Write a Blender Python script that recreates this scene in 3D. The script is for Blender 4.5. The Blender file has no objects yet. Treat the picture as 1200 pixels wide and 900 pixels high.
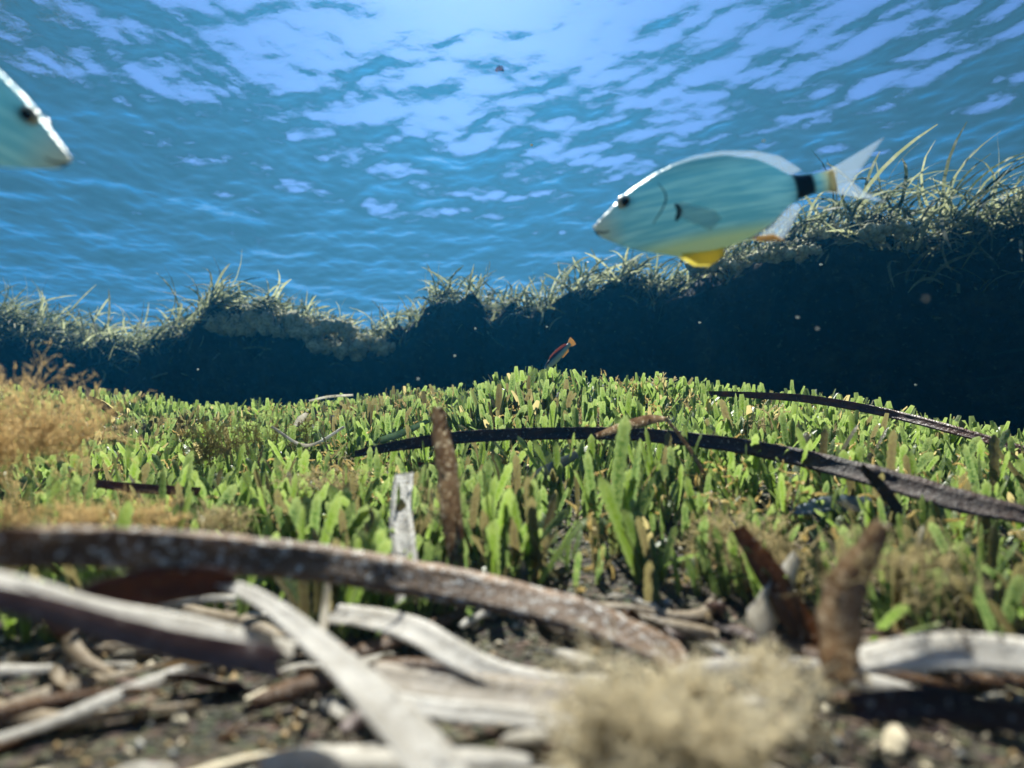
import bpy, math, random
import numpy as np
from mathutils import Vector, Matrix, noise as mnoise
R = math.radians
random.seed(7); rng = np.random.default_rng(7)
S = bpy.context.scene
COL = S.collection

# ------------------------------------------------------------------ camera, sky, sun, exposure
CZ = 0.10; PITCH = R(12); FPX = 640.0
cam = bpy.data.cameras.new('camera'); co = bpy.data.objects.new('camera', cam); COL.objects.link(co)
co.location = (0, 0, CZ); co.rotation_euler = (math.pi/2 + PITCH, 0, 0)
cam.sensor_width = 36; cam.lens = 36*FPX/1200; cam.clip_start = 0.01; cam.clip_end = 500
cam.dof.use_dof = True; cam.dof.focus_distance = 0.72; cam.dof.aperture_fstop = 4.5
S.camera = co
SUN_EL, SUN_AZ = 55, -7            # degrees; azimuth to the right of straight ahead (+y)
w = bpy.data.worlds.new('World'); S.world = w; w.use_nodes = True
wn = w.node_tree; bg = wn.nodes['Background']
sky = wn.nodes.new('ShaderNodeTexSky'); sky.sky_type = 'NISHITA'; sky.sun_disc = False
sky.sun_elevation = R(SUN_EL); sky.sun_rotation = R(SUN_AZ)
wn.links.new(sky.outputs[0], bg.inputs[0]); bg.inputs[1].default_value = 0.05
sky.dust_density = 0.3; sky.ozone_density = 6
sl = bpy.data.lights.new('sun', 'SUN'); so = bpy.data.objects.new('sun', sl); COL.objects.link(so)
sl.energy = 5; sl.angle = R(0.5); sl.color = (1, .90, .70)
sd = Vector((math.cos(R(SUN_EL))*math.sin(R(SUN_AZ)), math.cos(R(SUN_EL))*math.cos(R(SUN_AZ)), math.sin(R(SUN_EL))))
so.rotation_euler = sd.to_track_quat('Z', 'Y').to_euler(); so.location = (0, 0, 8)
S.view_settings.view_transform = 'Standard'; S.view_settings.look = 'None'
S.view_settings.exposure = 1.6; S.view_settings.gamma = 1
S.cycles.volume_bounces = 1; S.cycles.max_bounces = 8; S.cycles.transparent_max_bounces = 16
S.cycles.sample_clamp_indirect = 6
WATER_Z = CZ + 2.8
HAZE = 0.018

# ------------------------------------------------------------------ helpers
CP, SP = math.cos(PITCH), math.sin(PITCH)
def at(px, py, Y):
    a = (px-600)/FPX; b = (450-py)/FPX
    d = Vector((a, CP-b*SP, SP+b*CP)); return Vector((0, 0, CZ)) + d*(Y/d.y)
def tag(o, label=None, cat=None, group=None, kind=None):
    if label: o['label'] = label
    if cat: o['category'] = cat
    if group: o['group'] = group
    if kind: o['kind'] = kind
    return o
def mesh(name, V, F, mats, smooth=True, mi=None):
    """V: (n,3) array; F: list of tuples or an (m,k) int array"""
    me = bpy.data.meshes.new(name)
    V = np.asarray(V, dtype=np.float32)
    if isinstance(F, np.ndarray):
        m, k = F.shape
        me.vertices.add(len(V)); me.vertices.foreach_set('co', V.ravel())
        me.loops.add(m*k); me.loops.foreach_set('vertex_index', F.astype(np.int32).ravel())
        me.polygons.add(m); me.polygons.foreach_set('loop_start', np.arange(0, m*k, k, dtype=np.int32))
        me.update(calc_edges=True)
    else:
        me.from_pydata(V.tolist(), [], F)
    for mt in (mats if isinstance(mats, (list, tuple)) else [mats]): me.materials.append(mt)
    if smooth: me.polygons.foreach_set('use_smooth', [True]*len(me.polygons))
    if mi is not None: me.polygons.foreach_set('material_index', mi)
    me.update()
    return me
def obj(name, me, parent=None, loc=None):
    o = bpy.data.objects.new(name, me); COL.objects.link(o)
    if parent: o.parent = parent
    if loc is not None: o.location = loc
    return o
def empty(name, loc=(0, 0, 0)):
    o = bpy.data.objects.new(name, None); COL.objects.link(o); o.location = loc; o.empty_display_size = .02; return o
def attr(me, name, vals):
    a = me.attributes.new(name, 'FLOAT', 'POINT'); a.data.foreach_set('value', np.asarray(vals, dtype=np.float32))
def fbm(p, sc, oct=4):
    return mnoise.fractal(Vector(p)*sc, 0.9, 2.1, oct)
def gridfaces(nu, nv, wrap=False):
    i, j = np.meshgrid(np.arange(nu-1), np.arange(nv if wrap else nv-1), indexing='ij')
    a = i*nv + j; b = i*nv + (j+1) % nv
    return np.stack([a, b, b+nv, a+nv], -1).reshape(-1, 4)

# node material builder
class M:
    def __init__(s, name):
        s.m = bpy.data.materials.new(name); s.m.use_nodes = True; s.t = s.m.node_tree; s.t.nodes.clear()
        s.out = s.n('ShaderNodeOutputMaterial')
    def n(s, typ, **k):
        x = s.t.nodes.new(typ)
        for a, v in k.items(): setattr(x, a, v)
        return x
    def l(s, a, b): s.t.links.new(a, b)
    def put(s, sock, v):
        if hasattr(v, 'is_linked') or isinstance(v, bpy.types.NodeSocket): s.l(v, sock)
        else: sock.default_value = (*v, 1) if isinstance(v, tuple) and len(v) == 3 and sock.type == 'RGBA' else v
    def coord(s, k='Object'): return s.n('ShaderNodeTexCoord').outputs[k]
    def noise(s, vec, sc, det=4, rough=.55, dist=0):
        x = s.n('ShaderNodeTexNoise'); s.l(vec, x.inputs['Vector']); x.inputs['Scale'].default_value = sc
        x.inputs['Detail'].default_value = det; x.inputs['Roughness'].default_value = rough; x.inputs['Distortion'].default_value = dist
        return x.outputs['Fac']
    def ramp(s, fac, stops):
        x = s.n('ShaderNodeValToRGB'); s.l(fac, x.inputs[0]); e = x.color_ramp.elements
        while len(e) < len(stops): e.new(.5)
        for i, (p, c) in enumerate(stops):
            e[i].position = p; e[i].color = (*c, 1) if isinstance(c, tuple) else (c, c, c, 1)
        return x.outputs['Color']
    def mix(s, f, a, b, mode='MIX'):
        x = s.n('ShaderNodeMix', data_type='RGBA', blend_type=mode)
        s.put(x.inputs[0], f); s.put(x.inputs[6], a); s.put(x.inputs[7], b); return x.outputs[2]
    def math(s, op, a, b=0., clamp=False):
        x = s.n('ShaderNodeMath', operation=op, use_clamp=clamp); s.put(x.inputs[0], a); s.put(x.inputs[1], b); return x.outputs[0]
    def bump(s, h, st=.5, d=.001):
        x = s.n('ShaderNodeBump'); s.l(h, x.inputs['Height']); x.inputs['Strength'].default_value = st; x.inputs['Distance'].default_value = d
        return x.outputs['Normal']
    def scale(s, vec, v):
        x = s.n('ShaderNodeMapping'); s.l(vec, x.inputs[0]); x.inputs['Scale'].default_value = v; return x.outputs[0]
    def attr(s, name): return s.n('ShaderNodeAttribute', attribute_name=name).outputs['Fac']
    def pr(s, col, rough=.7, metal=0., normal=None, spec=.3, trans=0.):
        x = s.n('ShaderNodeBsdfPrincipled'); s.put(x.inputs['Base Color'], col); s.put(x.inputs['Roughness'], rough)
        s.put(x.inputs['Metallic'], metal); x.inputs['Specular IOR Level'].default_value = spec
        if normal is not None: s.l(normal, x.inputs['Normal'])
        o = x.outputs[0]
        if trans > 0:
            y = s.n('ShaderNodeBsdfTranslucent'); s.put(y.inputs[0], col)
            z = s.n('ShaderNodeMixShader'); z.inputs[0].default_value = trans; s.l(o, z.inputs[1]); s.l(y.outputs[0], z.inputs[2]); o = z.outputs[0]
        return o
    def done(s, sh): s.l(sh, s.out.inputs['Surface']); return s.m

def mat_alga(name='green_alga', lo=(.007, .055, .014), hi=(.16, .265, .014), tip=(.40, .46, .15)):
    m = M(name); v = m.coord(); r = m.attr('rnd'); h = m.attr('along')
    n = m.noise(v, 620, 2); base = m.mix(r, lo, hi)
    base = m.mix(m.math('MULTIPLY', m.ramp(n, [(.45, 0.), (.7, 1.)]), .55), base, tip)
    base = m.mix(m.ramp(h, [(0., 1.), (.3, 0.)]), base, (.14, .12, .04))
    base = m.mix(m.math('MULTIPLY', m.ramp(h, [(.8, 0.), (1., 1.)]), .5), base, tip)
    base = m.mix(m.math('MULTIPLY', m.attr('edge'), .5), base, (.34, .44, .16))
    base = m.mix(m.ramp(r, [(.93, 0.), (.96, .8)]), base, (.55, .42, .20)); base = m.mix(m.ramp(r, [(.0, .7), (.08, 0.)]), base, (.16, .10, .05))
    return m.done(m.pr(base, .38, normal=m.bump(n, .7, .0006), trans=.6, spec=.6))
MA = mat_alga()
def mat_leaf(name, a, b, spot, spots=.5, gloss=.5, trans=.6, sc=1.):
    m = M(name); v = m.coord()
    n = m.noise(v, 60*sc, 5, .65, .4); c = m.mix(m.ramp(n, [(.35, 0.), (.65, 1.)]), a, b)
    f = m.noise(m.scale(v, (1, 1, 1)), 330*sc, 3, .7)
    c = m.mix(m.ramp(f, [(.66-.16*spots, 0.), (.74-.1*spots, 1.)]), c, spot)
    d = m.noise(v, 150*sc, 2); c = m.mix(m.ramp(d, [(.66, 0.), (.72, .8)]), c, (.03, .015, .01))
    return m.done(m.pr(c, gloss, normal=m.bump(m.math('ADD', f, n), .8, .0012), trans=trans, spec=.5))
ML_BROWN = mat_leaf('brown_leaf', (.15, .075, .035), (.34, .20, .10), (.65, .60, .52), .5, .5, .7)
ML_DARK = mat_leaf('dark_leaf', (.022, .012, .009), (.085, .035, .018), (.40, .36, .32), .35, .6, .3)
ML_RUST = mat_leaf('rusty_leaf', (.26, .18, .12), (.50, .41, .31), (.88, .82, .70), .8, .6, .78)
ML_PALE = mat_leaf('pale_leaf', (.56, .52, .45), (.85, .82, .76), (.30, .24, .16), .3, .5, .65)
ML_MAUVE = mat_leaf('mauve_leaf', (.17, .115, .10), (.34, .26, .24), (.6, .58, .55), .4)
ML_RED = mat_leaf('red_leaf', (.06, .018, .01), (.20, .055, .018), (.3, .2, .12), .2, .35, .35)

def mat_seabed():
    m = M('sediment'); v = m.coord()
    n = m.noise(v, 45, 6, .7); f = m.noise(v, 320, 4, .7)
    vo = m.n('ShaderNodeTexVoronoi'); m.l(v, vo.inputs['Vector']); vo.inputs['Scale'].default_value = 260
    c = m.ramp(n, [(.3, (.008, .007, .006)), (.5, (.035, .028, .018)), (.74, (.26, .22, .14))])
    c = m.mix(m.ramp(f, [(.4, 0.), (.6, .8)]), c, (.10, .085, .05))
    c = m.mix(.35, c, vo.outputs['Color'], 'MULTIPLY')
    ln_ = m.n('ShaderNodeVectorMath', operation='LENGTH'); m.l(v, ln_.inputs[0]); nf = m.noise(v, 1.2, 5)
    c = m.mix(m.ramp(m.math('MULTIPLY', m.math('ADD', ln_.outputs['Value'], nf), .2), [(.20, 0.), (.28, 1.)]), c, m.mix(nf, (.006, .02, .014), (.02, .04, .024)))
    return m.done(m.pr(c, .9, normal=m.bump(m.math('ADD', n, m.math('MULTIPLY', vo.outputs['Distance'], -1.)), 1., .004)))
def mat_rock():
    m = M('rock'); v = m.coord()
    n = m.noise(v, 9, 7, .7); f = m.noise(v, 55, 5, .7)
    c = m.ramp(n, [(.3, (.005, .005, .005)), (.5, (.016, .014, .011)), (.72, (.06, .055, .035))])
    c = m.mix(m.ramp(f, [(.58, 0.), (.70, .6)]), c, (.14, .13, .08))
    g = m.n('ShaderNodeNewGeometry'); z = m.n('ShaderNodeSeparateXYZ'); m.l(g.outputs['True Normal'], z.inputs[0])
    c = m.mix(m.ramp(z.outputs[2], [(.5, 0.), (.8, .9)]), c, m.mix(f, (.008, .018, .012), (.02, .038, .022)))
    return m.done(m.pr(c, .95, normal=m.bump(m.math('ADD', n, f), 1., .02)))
def mat_crust():
    m = M('pale_crust'); v = m.coord()
    n = m.noise(v, 90, 5, .7)
    c = m.ramp(n, [(.35, (.22, .22, .12)), (.52, (.55, .54, .34)), (.68, (.85, .82, .62))])
    return m.done(m.pr(c, .9, normal=m.bump(n, 1., .01), trans=.1))
MS, MR, MC = mat_seabed(), mat_rock(), mat_crust()

# ------------------------------------------------------------------ seabed height
def pchip(xs, ys): return lambda x: np.interp(x, xs, ys)
def smooth(t): t = np.clip(t, 0, 1); return t*t*(3-2*t)
_cx = [0, 100, 200, 350, 450, 540, 600, 700, 780, 850, 920, 1000, 1060, 1150, 1200]
_cy = [478, 480, 492, 492, 486, 478, 468, 466, 470, 482, 486, 496, 508, 530, 545]
_cd = [1.15, 1.12, 1.1, 1.05, 1.0, .95, .85, .85, .85, .9, .9, .9, .9, .88, .86]
_P = [at(a, b, d) for a, b, d in zip(_cx, _cy, _cd)]
crest_z = pchip([p.x for p in _P], [p.z for p in _P]); crest_y = pchip([p.x for p in _P], [p.y for p in _P])
_sn = [(rng.uniform(4, 34), rng.uniform(0, 2*math.pi), rng.uniform(0, 6.28)) for _ in range(14)]
def lumps(x, y):
    s = 0
    for k, a, p in _sn: s = s + np.sin(k*(x*math.cos(a)+y*math.sin(a))+p)/(k/8+1)
    return s/6
def ground(x, y):
    x = np.asarray(x, float); y = np.asarray(y, float)
    zc, yc = crest_z(x), crest_y(x)
    z0 = CZ - .078
    side = np.clip((np.abs(x)-.25)/.5, 0, 1)
    t = (y-.17)/(yc-.17)
    base = z0 + (zc-z0)*(np.clip(t, 0, 1)**1.25)
    base = np.where(t < 0, z0 - .02*np.clip(-t, 0, 3), base)
    drop = zc + (-.12-zc)*smooth((y-yc)/.55)
    z = np.where(y > yc, drop, base)
    amp = np.where(y > yc, .3, 1.)*.018*smooth((y-.05)/.4)+.004
    far = np.clip((np.hypot(x, y)-3)/10, 0, 1)
    fz = 1-smooth((y-.26)/.08); fz = fz*smooth((y+.2)/.2)
    z = z + fz*(.006*lumps(x*3.1, y*3.1+2) + .004*lumps(x*7+1, y*7))
    dr = smooth((np.hypot(x, (y-.5)*.85)-3.6)/7)
    return z + lumps(x, y)*amp + far*(.3*np.sin(x*.31+1)*np.sin(y*.23)) - 5.5*dr

def warp(n, inner, outer, frac=.8):
    """n coordinates from -outer to outer, dense inside +-inner"""
    t = np.linspace(-1, 1, n); a = np.abs(t)
    r = np.where(a < frac, a/frac*inner, inner + (outer-inner)*((a-frac)/(1-frac))**3)
    return np.sign(t)*r
gx = warp(400, 1.4, 62); gy = warp(400, 1.4, 62) + .6
X, Y = np.meshgrid(gx, gy, indexing='ij'); Z = ground(X, Y)
V = np.stack([X, Y, Z], -1).reshape(-1, 3)
o = obj('seabed', mesh('seabed', V, gridfaces(400, 400)[:, ::-1].copy(), MS)); tag(o, 'uneven sandy seabed littered with debris rising to a turf crest', kind='structure')

# ------------------------------------------------------------------ water surface
WN = 580
wx = warp(WN, 7, 62, .9); wy = warp(WN, 7, 62, .9) + 5
X, Y = np.meshgrid(wx, wy, indexing='ij'); Z = np.zeros_like(X)
wr = np.random.default_rng(21)
cell = np.maximum(np.abs(np.gradient(wx))[:, None], np.abs(np.gradient(wy))[None, :])
for i in range(80):
    lam = 10**wr.uniform(math.log10(.10), math.log10(1.5)); a = wr.normal(R(85), R(50)); k = 2*math.pi/lam
    A = .0029*lam**1.0
    ph = k*(X*math.cos(a)+Y*math.sin(a)) + wr.uniform(0, 6.28) + 1.2*np.sin(.9*X+wr.uniform(0, 6))*np.cos(.8*Y+wr.uniform(0, 6))
    Z += A*(np.sin(ph)+.25*np.cos(2*ph))*np.clip(1.5-cell/lam*3.2, 0, 1)
V = np.stack([X, Y, Z+WATER_Z], -1).reshape(-1, 3)
m = M('water_surface'); v = m.coord()
nrm = m.bump(m.noise(m.scale(v, (1, 1.5, 1)), 14, 3, .6, .4), 1., .0034)
fr = m.n('ShaderNodeFresnel'); fr.inputs['IOR'].default_value = 1.26; m.l(nrm, fr.inputs['Normal'])
tr = m.n('ShaderNodeBsdfTransparent'); tr.inputs['Color'].default_value = (.78, .86, 1, 1); gl = m.n('ShaderNodeBsdfGlossy'); gl.inputs['Roughness'].default_value = 0; m.l(nrm, gl.inputs['Normal'])
gl.inputs['Color'].default_value = (.95, .97, 1, 1)
mx = m.n('ShaderNodeMixShader'); m.l(fr.outputs[0], mx.inputs[0]); m.l(tr.outputs[0], mx.inputs[1]); m.l(gl.outputs[0], mx.inputs[2])
MW = m.done(mx.outputs[0])
o = obj('water_surface', mesh('water_surface', V, gridfaces(WN, WN)[:, ::-1].copy(), MW)); tag(o, 'rippled water surface seen from below with bright sky window', kind='structure')

# ------------------------------------------------------------------ rocky bank behind the turf
# px x, py of the rock's upper rim, distance of the face
_rx = [-500, -200, 0, 100, 180, 250, 330, 420, 460, 550, 650, 750, 850, 900, 1000, 1100, 1200, 1400, 1700]
_ry = [395, 392, 384, 398, 392, 372, 374, 386, 380, 362, 350, 330, 318, 292, 268, 275, 262, 240, 230]
_rd = [3.2, 3.1, 2.9, 2.8, 2.6, 2.4, 2.35, 2.35, 2.3, 2.25, 2.15, 2.05, 1.95, 1.9, 1.75, 1.65, 1.55, 1.45, 1.4]
_Q = [at(a, b, d*.86) for a, b, d in zip(_rx, _ry, _rd)]
qx = [p.x for p in _Q]; rim_y = pchip(qx, [p.y for p in _Q]); rim_z = pchip(qx, [p.z for p in _Q])
NU, NV = 460, 70
us = np.linspace(-5.5, 4.2, NU)
# (back offset, height fraction) of the profile, with an overhanging lip
prof = [(.02, -.35), (.10, -.05), (.16, .15), (.15, .35), (.10, .55), (.02, .75), (-.05, .88), (-.03, .97), (.06, 1.0), (.25, 1.02), (.6, 1.05), (1.0, 1.02), (1.7, .8), (2.6, .2), (3.6, -1.2)]
ps = np.linspace(0, 1, len(prof)); vs = np.linspace(0, 1, NV)
pa = np.interp(vs, ps, [p[0] for p in prof]); pb = np.interp(vs, ps, [p[1] for p in prof])
V = np.zeros((NU, NV, 3))
for i, u in enumerate(us):
    ry, rz = float(rim_y(u)), float(rim_z(u))
    for j in range(NV):
        p = Vector((u, ry + pa[j], -.1 + (rz+.1)*pb[j]))
        q = p*1.0
        d1 = fbm(q, 2.3, 4); d2 = fbm(q+Vector((9, 3, 1)), 9, 4)
        am = 1 if vs[j] < .62 else .6
        p.y -= (.15*d1 + .085*d2)*am; p.z += (.03*d1 + .05*d2)*am; p.x += .03*d2
        V[i, j] = p
BANK = V.copy()
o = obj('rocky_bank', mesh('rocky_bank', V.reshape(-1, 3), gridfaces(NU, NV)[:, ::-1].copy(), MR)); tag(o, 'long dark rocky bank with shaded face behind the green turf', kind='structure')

# ------------------------------------------------------------------ blades (green alga): prototype and masses
def blade_proto(rows, teeth):
    """unit blade: width 1 at its widest, length 1, along +z, three columns folded at the midrib"""
    t = np.linspace(0, 1, rows); wdt = np.interp(t, [0, .12, .35, .7, .9, .97, 1], [.42, .7, .95, 1, .97, .85, .6])
    if teeth: wdt = wdt*np.where(np.arange(rows) % 2 == 0, 1.12, .88); wdt[-1] = .15
    V = np.zeros((rows, 3, 3)); V[:, 0, 0] = -wdt/2; V[:, 2, 0] = wdt/2; V[:, 1, 1] = -.12*wdt; V[:, :, 2] = t[:, None]
    if teeth: V[::2, 0, 2] += .012; V[::2, 2, 2] += .012
    al = np.repeat(t, 3); ed = np.tile([1, 0, 1], rows)
    return V.reshape(-1, 3), gridfaces(rows, 3), al, ed
def bend(V, wd, ln, curl, twist):
    """size, then bend the blade over and twist it"""
    x = V[:, 0]*wd; y = V[:, 1]*wd; t = V[:, 2]
    c, s = np.cos(twist*t), np.sin(twist*t)
    x, y = x*c-y*s, x*s+y*c
    a = curl*t; k = np.where(np.abs(curl) < 1e-3, 1e-3, curl)
    zz = ln*np.sin(a)/k; yy = ln*(1-np.cos(a))/k
    return np.stack([x, y*np.cos(a)+yy, zz-y*np.sin(a)], -1)
def blade_mass(name, pos, wd, ln, lean, yaw, curl, rnd, rows, teeth, mat):
    P, F, al, ed = blade_proto(rows, teeth); n = len(pos); k = len(P)
    t = P[:, 2][None]; x = P[:, 0][None]*wd[:, None]; y = P[:, 1][None]*wd[:, None]
    tw = rng.uniform(-.6, .6, n)[:, None]*t; x, y = x*np.cos(tw)-y*np.sin(tw), x*np.sin(tw)+y*np.cos(tw)
    c = np.where(np.abs(curl) < 1e-3, 1e-3, curl)[:, None]; a = c*t; L = ln[:, None]
    X = x; Yv = y*np.cos(a)+L*(1-np.cos(a))/c; Zv = L*np.sin(a)/c - y*np.sin(a)
    # lean about x
    cl, s_ = np.cos(lean)[:, None], np.sin(lean)[:, None]; Yv, Zv = Yv*cl+Zv*s_, -Yv*s_+Zv*cl
    cy, sy = np.cos(yaw)[:, None], np.sin(yaw)[:, None]; X, Yv = X*cy-Yv*sy, X*sy+Yv*cy
    V = np.stack([X, Yv, Zv], -1) + pos[:, None, :]
    FF = (F[None]+(np.arange(n)*k)[:, None, None]).reshape(-1, 4)
    me = mesh(name, V.reshape(-1, 3), FF, mat)
    attr(me, 'rnd', np.repeat(rnd, k)); attr(me, 'along', np.tile(al, n)); attr(me, 'edge', np.tile(ed, n))
    return me
# where the near ground shows debris instead of turf
def bare(x, y):
    """0 in full turf, 1 on bare debris"""
    edge = .262 + .03*np.sin(x*9+1) + .02*np.sin(x*31) + np.where(x < -.05, np.clip(-(x+.05)*.1, 0, .05), 0) - np.clip((x-.02)*.25, -.0, .03)
    return 1-smooth((y-edge+.02)/.05)
# green turf: many clustered blades
def turf_points(n, x0, x1, y0, y1):
    x = rng.uniform(x0, x1, n); y = rng.uniform(y0, y1, n)
    keep = (rng.uniform(size=n) > bare(x, y)) & (y < crest_y(x)+.28) & (rng.uniform(size=n) < .75+.9*lumps(x*2.3+3, y*2.3))
    return x[keep], y[keep]
cx_, cy_ = turf_points(13500, -1.6, 1.6, .24, 1.45)
NT = len(cx_); nb = 6
px = np.repeat(cx_, nb); py = np.repeat(cy_, nb); n = len(px)
cid = np.repeat(np.arange(NT), nb)
yaw0 = rng.uniform(0, 6.28, NT)[cid]
yaw = yaw0 + rng.normal(0, .9, n); lean = np.abs(rng.normal(.28, .25, n)); curl = rng.normal(.25, .35, n)
sp = .009; px = px + rng.normal(0, sp, n); py = py + rng.normal(0, sp, n)
sz = (.82+.42*rng.uniform(size=NT))[cid]*rng.uniform(.7, 1.1, n)*(.85+.5*np.clip(lumps(px*1.7, py*1.7+5)+.3, 0, 1))
pos = np.stack([px, py, ground(px, py)-.004], -1)
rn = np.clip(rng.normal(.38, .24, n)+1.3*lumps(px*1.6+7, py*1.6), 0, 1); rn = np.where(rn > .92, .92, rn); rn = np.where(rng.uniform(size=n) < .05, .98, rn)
near = py < .62
for sel, rows, teeth in ((near, 11, True), (~near, 6, False)):
    pass
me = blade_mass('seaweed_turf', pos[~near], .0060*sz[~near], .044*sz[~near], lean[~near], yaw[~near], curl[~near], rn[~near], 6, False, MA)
o = obj('seaweed_turf', me); tag(o, 'dense green strap-bladed seaweed turf covering the bank up to its crest', kind='stuff')
# the nearer third: small blades between the tufts, a mass too
k = near & (rng.uniform(size=n) < .55)
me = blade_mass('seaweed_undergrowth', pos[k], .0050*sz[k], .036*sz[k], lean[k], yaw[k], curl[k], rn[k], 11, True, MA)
o = obj('seaweed_undergrowth', me); tag(o, 'short green seaweed blades filling the gaps between the near tufts', kind='stuff')

# ------------------------------------------------------------------ single tufts of the near turf
protos = []
for i in range(10):
    P, F, al, ed = blade_proto(23, True)
    me = mesh('blade', bend(P, rng.uniform(.0055, .0075), rng.uniform(.044, .066), rng.normal(.3, .35), rng.normal(0, .5)), F, MA)
    attr(me, 'rnd', np.full(len(P), np.clip(rng.normal(.45, .32), 0, 1))); attr(me, 'along', al); attr(me, 'edge', ed); protos.append(me)
def tuft(x, y, nbl, label, group, sc=1., spread=.013):
    e = empty('seaweed_tuft', (x, y, float(ground(x, y))-.004)); tag(e, label, 'seaweed', group)
    for i in range(nbl):
        b = obj('blade', protos[rng.integers(10)], e)
        a = rng.uniform(0, 6.28); r = rng.uniform(.1, 1)*spread
        b.location = (r*math.cos(a), r*math.sin(a), 0)
        b.rotation_euler = (-abs(rng.normal(.2, .2)), rng.normal(0, .12), a-math.pi/2+rng.normal(0, .5)); s = sc*rng.uniform(.7, 1.1)*(.72 if x > .12 and y < .42 else 1); b.scale = (s, s, s)
    return e
tries = 0; spots = []
while len(spots) < 230 and tries < 9000:
    tries += 1; y = .25+.38*rng.uniform()**1.2; x = rng.uniform(-.9*y-.04, .95*y+.03)
    if bare(x, y) > .5: continue
    if any((x-a)**2+(y-b)**2 < .017**2 for a, b in spots): continue
    spots.append((x, y))
for x, y in spots:
    tuft(x, y, int(rng.integers(5, 9)), 'upright tuft of green strap-shaped seaweed blades in the near turf', 'tufts of green seaweed in the near turf')
# one tuft that stands alone, dark, left of the pale strip
p = at(430, 640, .37); t = tuft(p.x, p.y, 9, 'dark green seaweed tuft left of the upright pale leaf strip', 'tufts of green seaweed in the near turf', 1.1)
p = at(720, 665, .36); t = tuft(p.x, p.y, 10, 'large fan of long green seaweed blades just right of the picture centre', 'tufts of green seaweed in the near turf', 1.3, .018)

# ------------------------------------------------------------------ seagrass on the bank
def mat_seagrass():
    m = M('seagrass'); v = m.coord(); r = m.attr('rnd'); n = m.noise(v, 60, 3)
    c = m.mix(r, (.03, .05, .02), (.40, .42, .22)); c = m.mix(m.ramp(n, [(.5, 0.), (.75, .7)]), c, (.60, .60, .48))
    return m.done(m.pr(c, .65, trans=.55, spec=.25))
MG = mat_seagrass()
def ribbons(name, base, d0, ln, wd, droop, rnd, mat, rows=7):
    """strap leaves as thin ribbons that leave along d0 and droop"""
    n = len(base); t = np.linspace(0, 1, rows); P = np.zeros((n, rows, 3)); P[:, 0] = base; d = d0.copy()
    side = np.cross(d0, rng.normal(size=(n, 3))); side /= np.linalg.norm(side, axis=1)[:, None]+1e-9
    for i in range(1, rows):
        P[:, i] = P[:, i-1] + d*(ln/(rows-1))[:, None]
        d = d + droop; d /= np.linalg.norm(d, axis=1)[:, None]
    w_ = np.interp(t, [0, .2, .8, 1], [.7, 1, .9, .25])[None, :, None]*wd[:, None, None]/2
    V = np.stack([P-side[:, None]*w_, P+side[:, None]*w_], 2)
    k = rows*2; F = gridfaces(rows, 2); FF = (F[None]+(np.arange(n)*k)[:, None, None]).reshape(-1, 4)
    me = mesh(name, V.reshape(-1, 3), FF, mat); attr(me, 'rnd', np.repeat(rnd, k)); return me
def bank_z(x):
    i = int(np.clip(np.searchsorted(us, x), 1, NU-2)); return BANK[i]
def leaf_dirs(n, flow, spread):
    d = rng.normal(size=(n, 3))*spread + np.array(flow)[None]; return d/np.linalg.norm(d, axis=1)[:, None]
# whole bank top
N = 20000
ii = rng.integers(0, NU, N); jj = (27 + (rng.beta(1.3, 3.0, N)*34)).astype(int)
base = BANK[ii, jj] + rng.normal(0, .015, (N, 3))
keep = (base[:, 0] < 3.6) & (rng.uniform(size=N) < np.where(jj < 34, .05, 1)); base = base[keep]; n = len(base); bx = base[:, 0]
flow = np.stack([np.where(bx < -.9, .9, .1)+.25*np.sin(bx*3), np.full(n, -.15), np.full(n, .75)], -1)
d = rng.normal(size=(n, 3))*.45+flow; d /= np.linalg.norm(d, axis=1)[:, None]
dr = np.stack([rng.normal(.06, .22, n), rng.normal(-.05, .15, n), rng.normal(-.24, .14, n)], -1)
ln = rng.uniform(.07, .17, n)*(.8+.9*np.clip(lumps(base[:, 0]*.8, base[:, 1]*.8)+.35, 0, 1))*(1+.35*(bx < -1.1))*(1+.5*np.clip((bx-.5)/.4, 0, 1))*np.where(bx < -1.2, 1.15, .95)
me = ribbons('seagrass_meadow', base, d, ln, rng.uniform(.006, .011, n), dr, rng.uniform(0, 1, n)**1.6, MG)
o = obj('seagrass_meadow', me); tag(o, 'tangled dark seagrass covering the top of the rocky bank', kind='stuff')
# tufts along the skyline, each its own plant
def skyline(name, x, nl, length, lean, label, group, w=.010, j=30):
    b = Vector(bank_z(x)[j]); n = nl
    base = rng.normal(0, .016, (n, 3))*np.array([1.5, 1, .3])
    d = leaf_dirs(n, (lean, -.05, .95), .28)
    dr = np.stack([rng.normal(.12*np.sign(lean+.01), .12, n), rng.normal(0, .1, n), rng.normal(-.13, .09, n)], -1)
    me = ribbons(name, base, d, length*(.85 if w > .0125 else .75)*rng.uniform(.6, 1.1, n), w*.8*rng.uniform(.7, 1.1, n), dr, rng.uniform(0, 1, n), MG, 9)
    o = obj(name, me, loc=b); tag(o, label, 'seagrass', group); return o
for k in range(64):
    x = -2.7 + k*4.6/63 + rng.uniform(-.03, .03)
    skyline('seagrass_tuft', x, int(rng.integers(5, 10)), rng.uniform(.12, .22), rng.normal(.1, .4), 'seagrass tuft with thin arching leaves on the skyline of the bank', 'seagrass tufts along the top of the bank', j=int(rng.integers(29, 35)))
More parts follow.
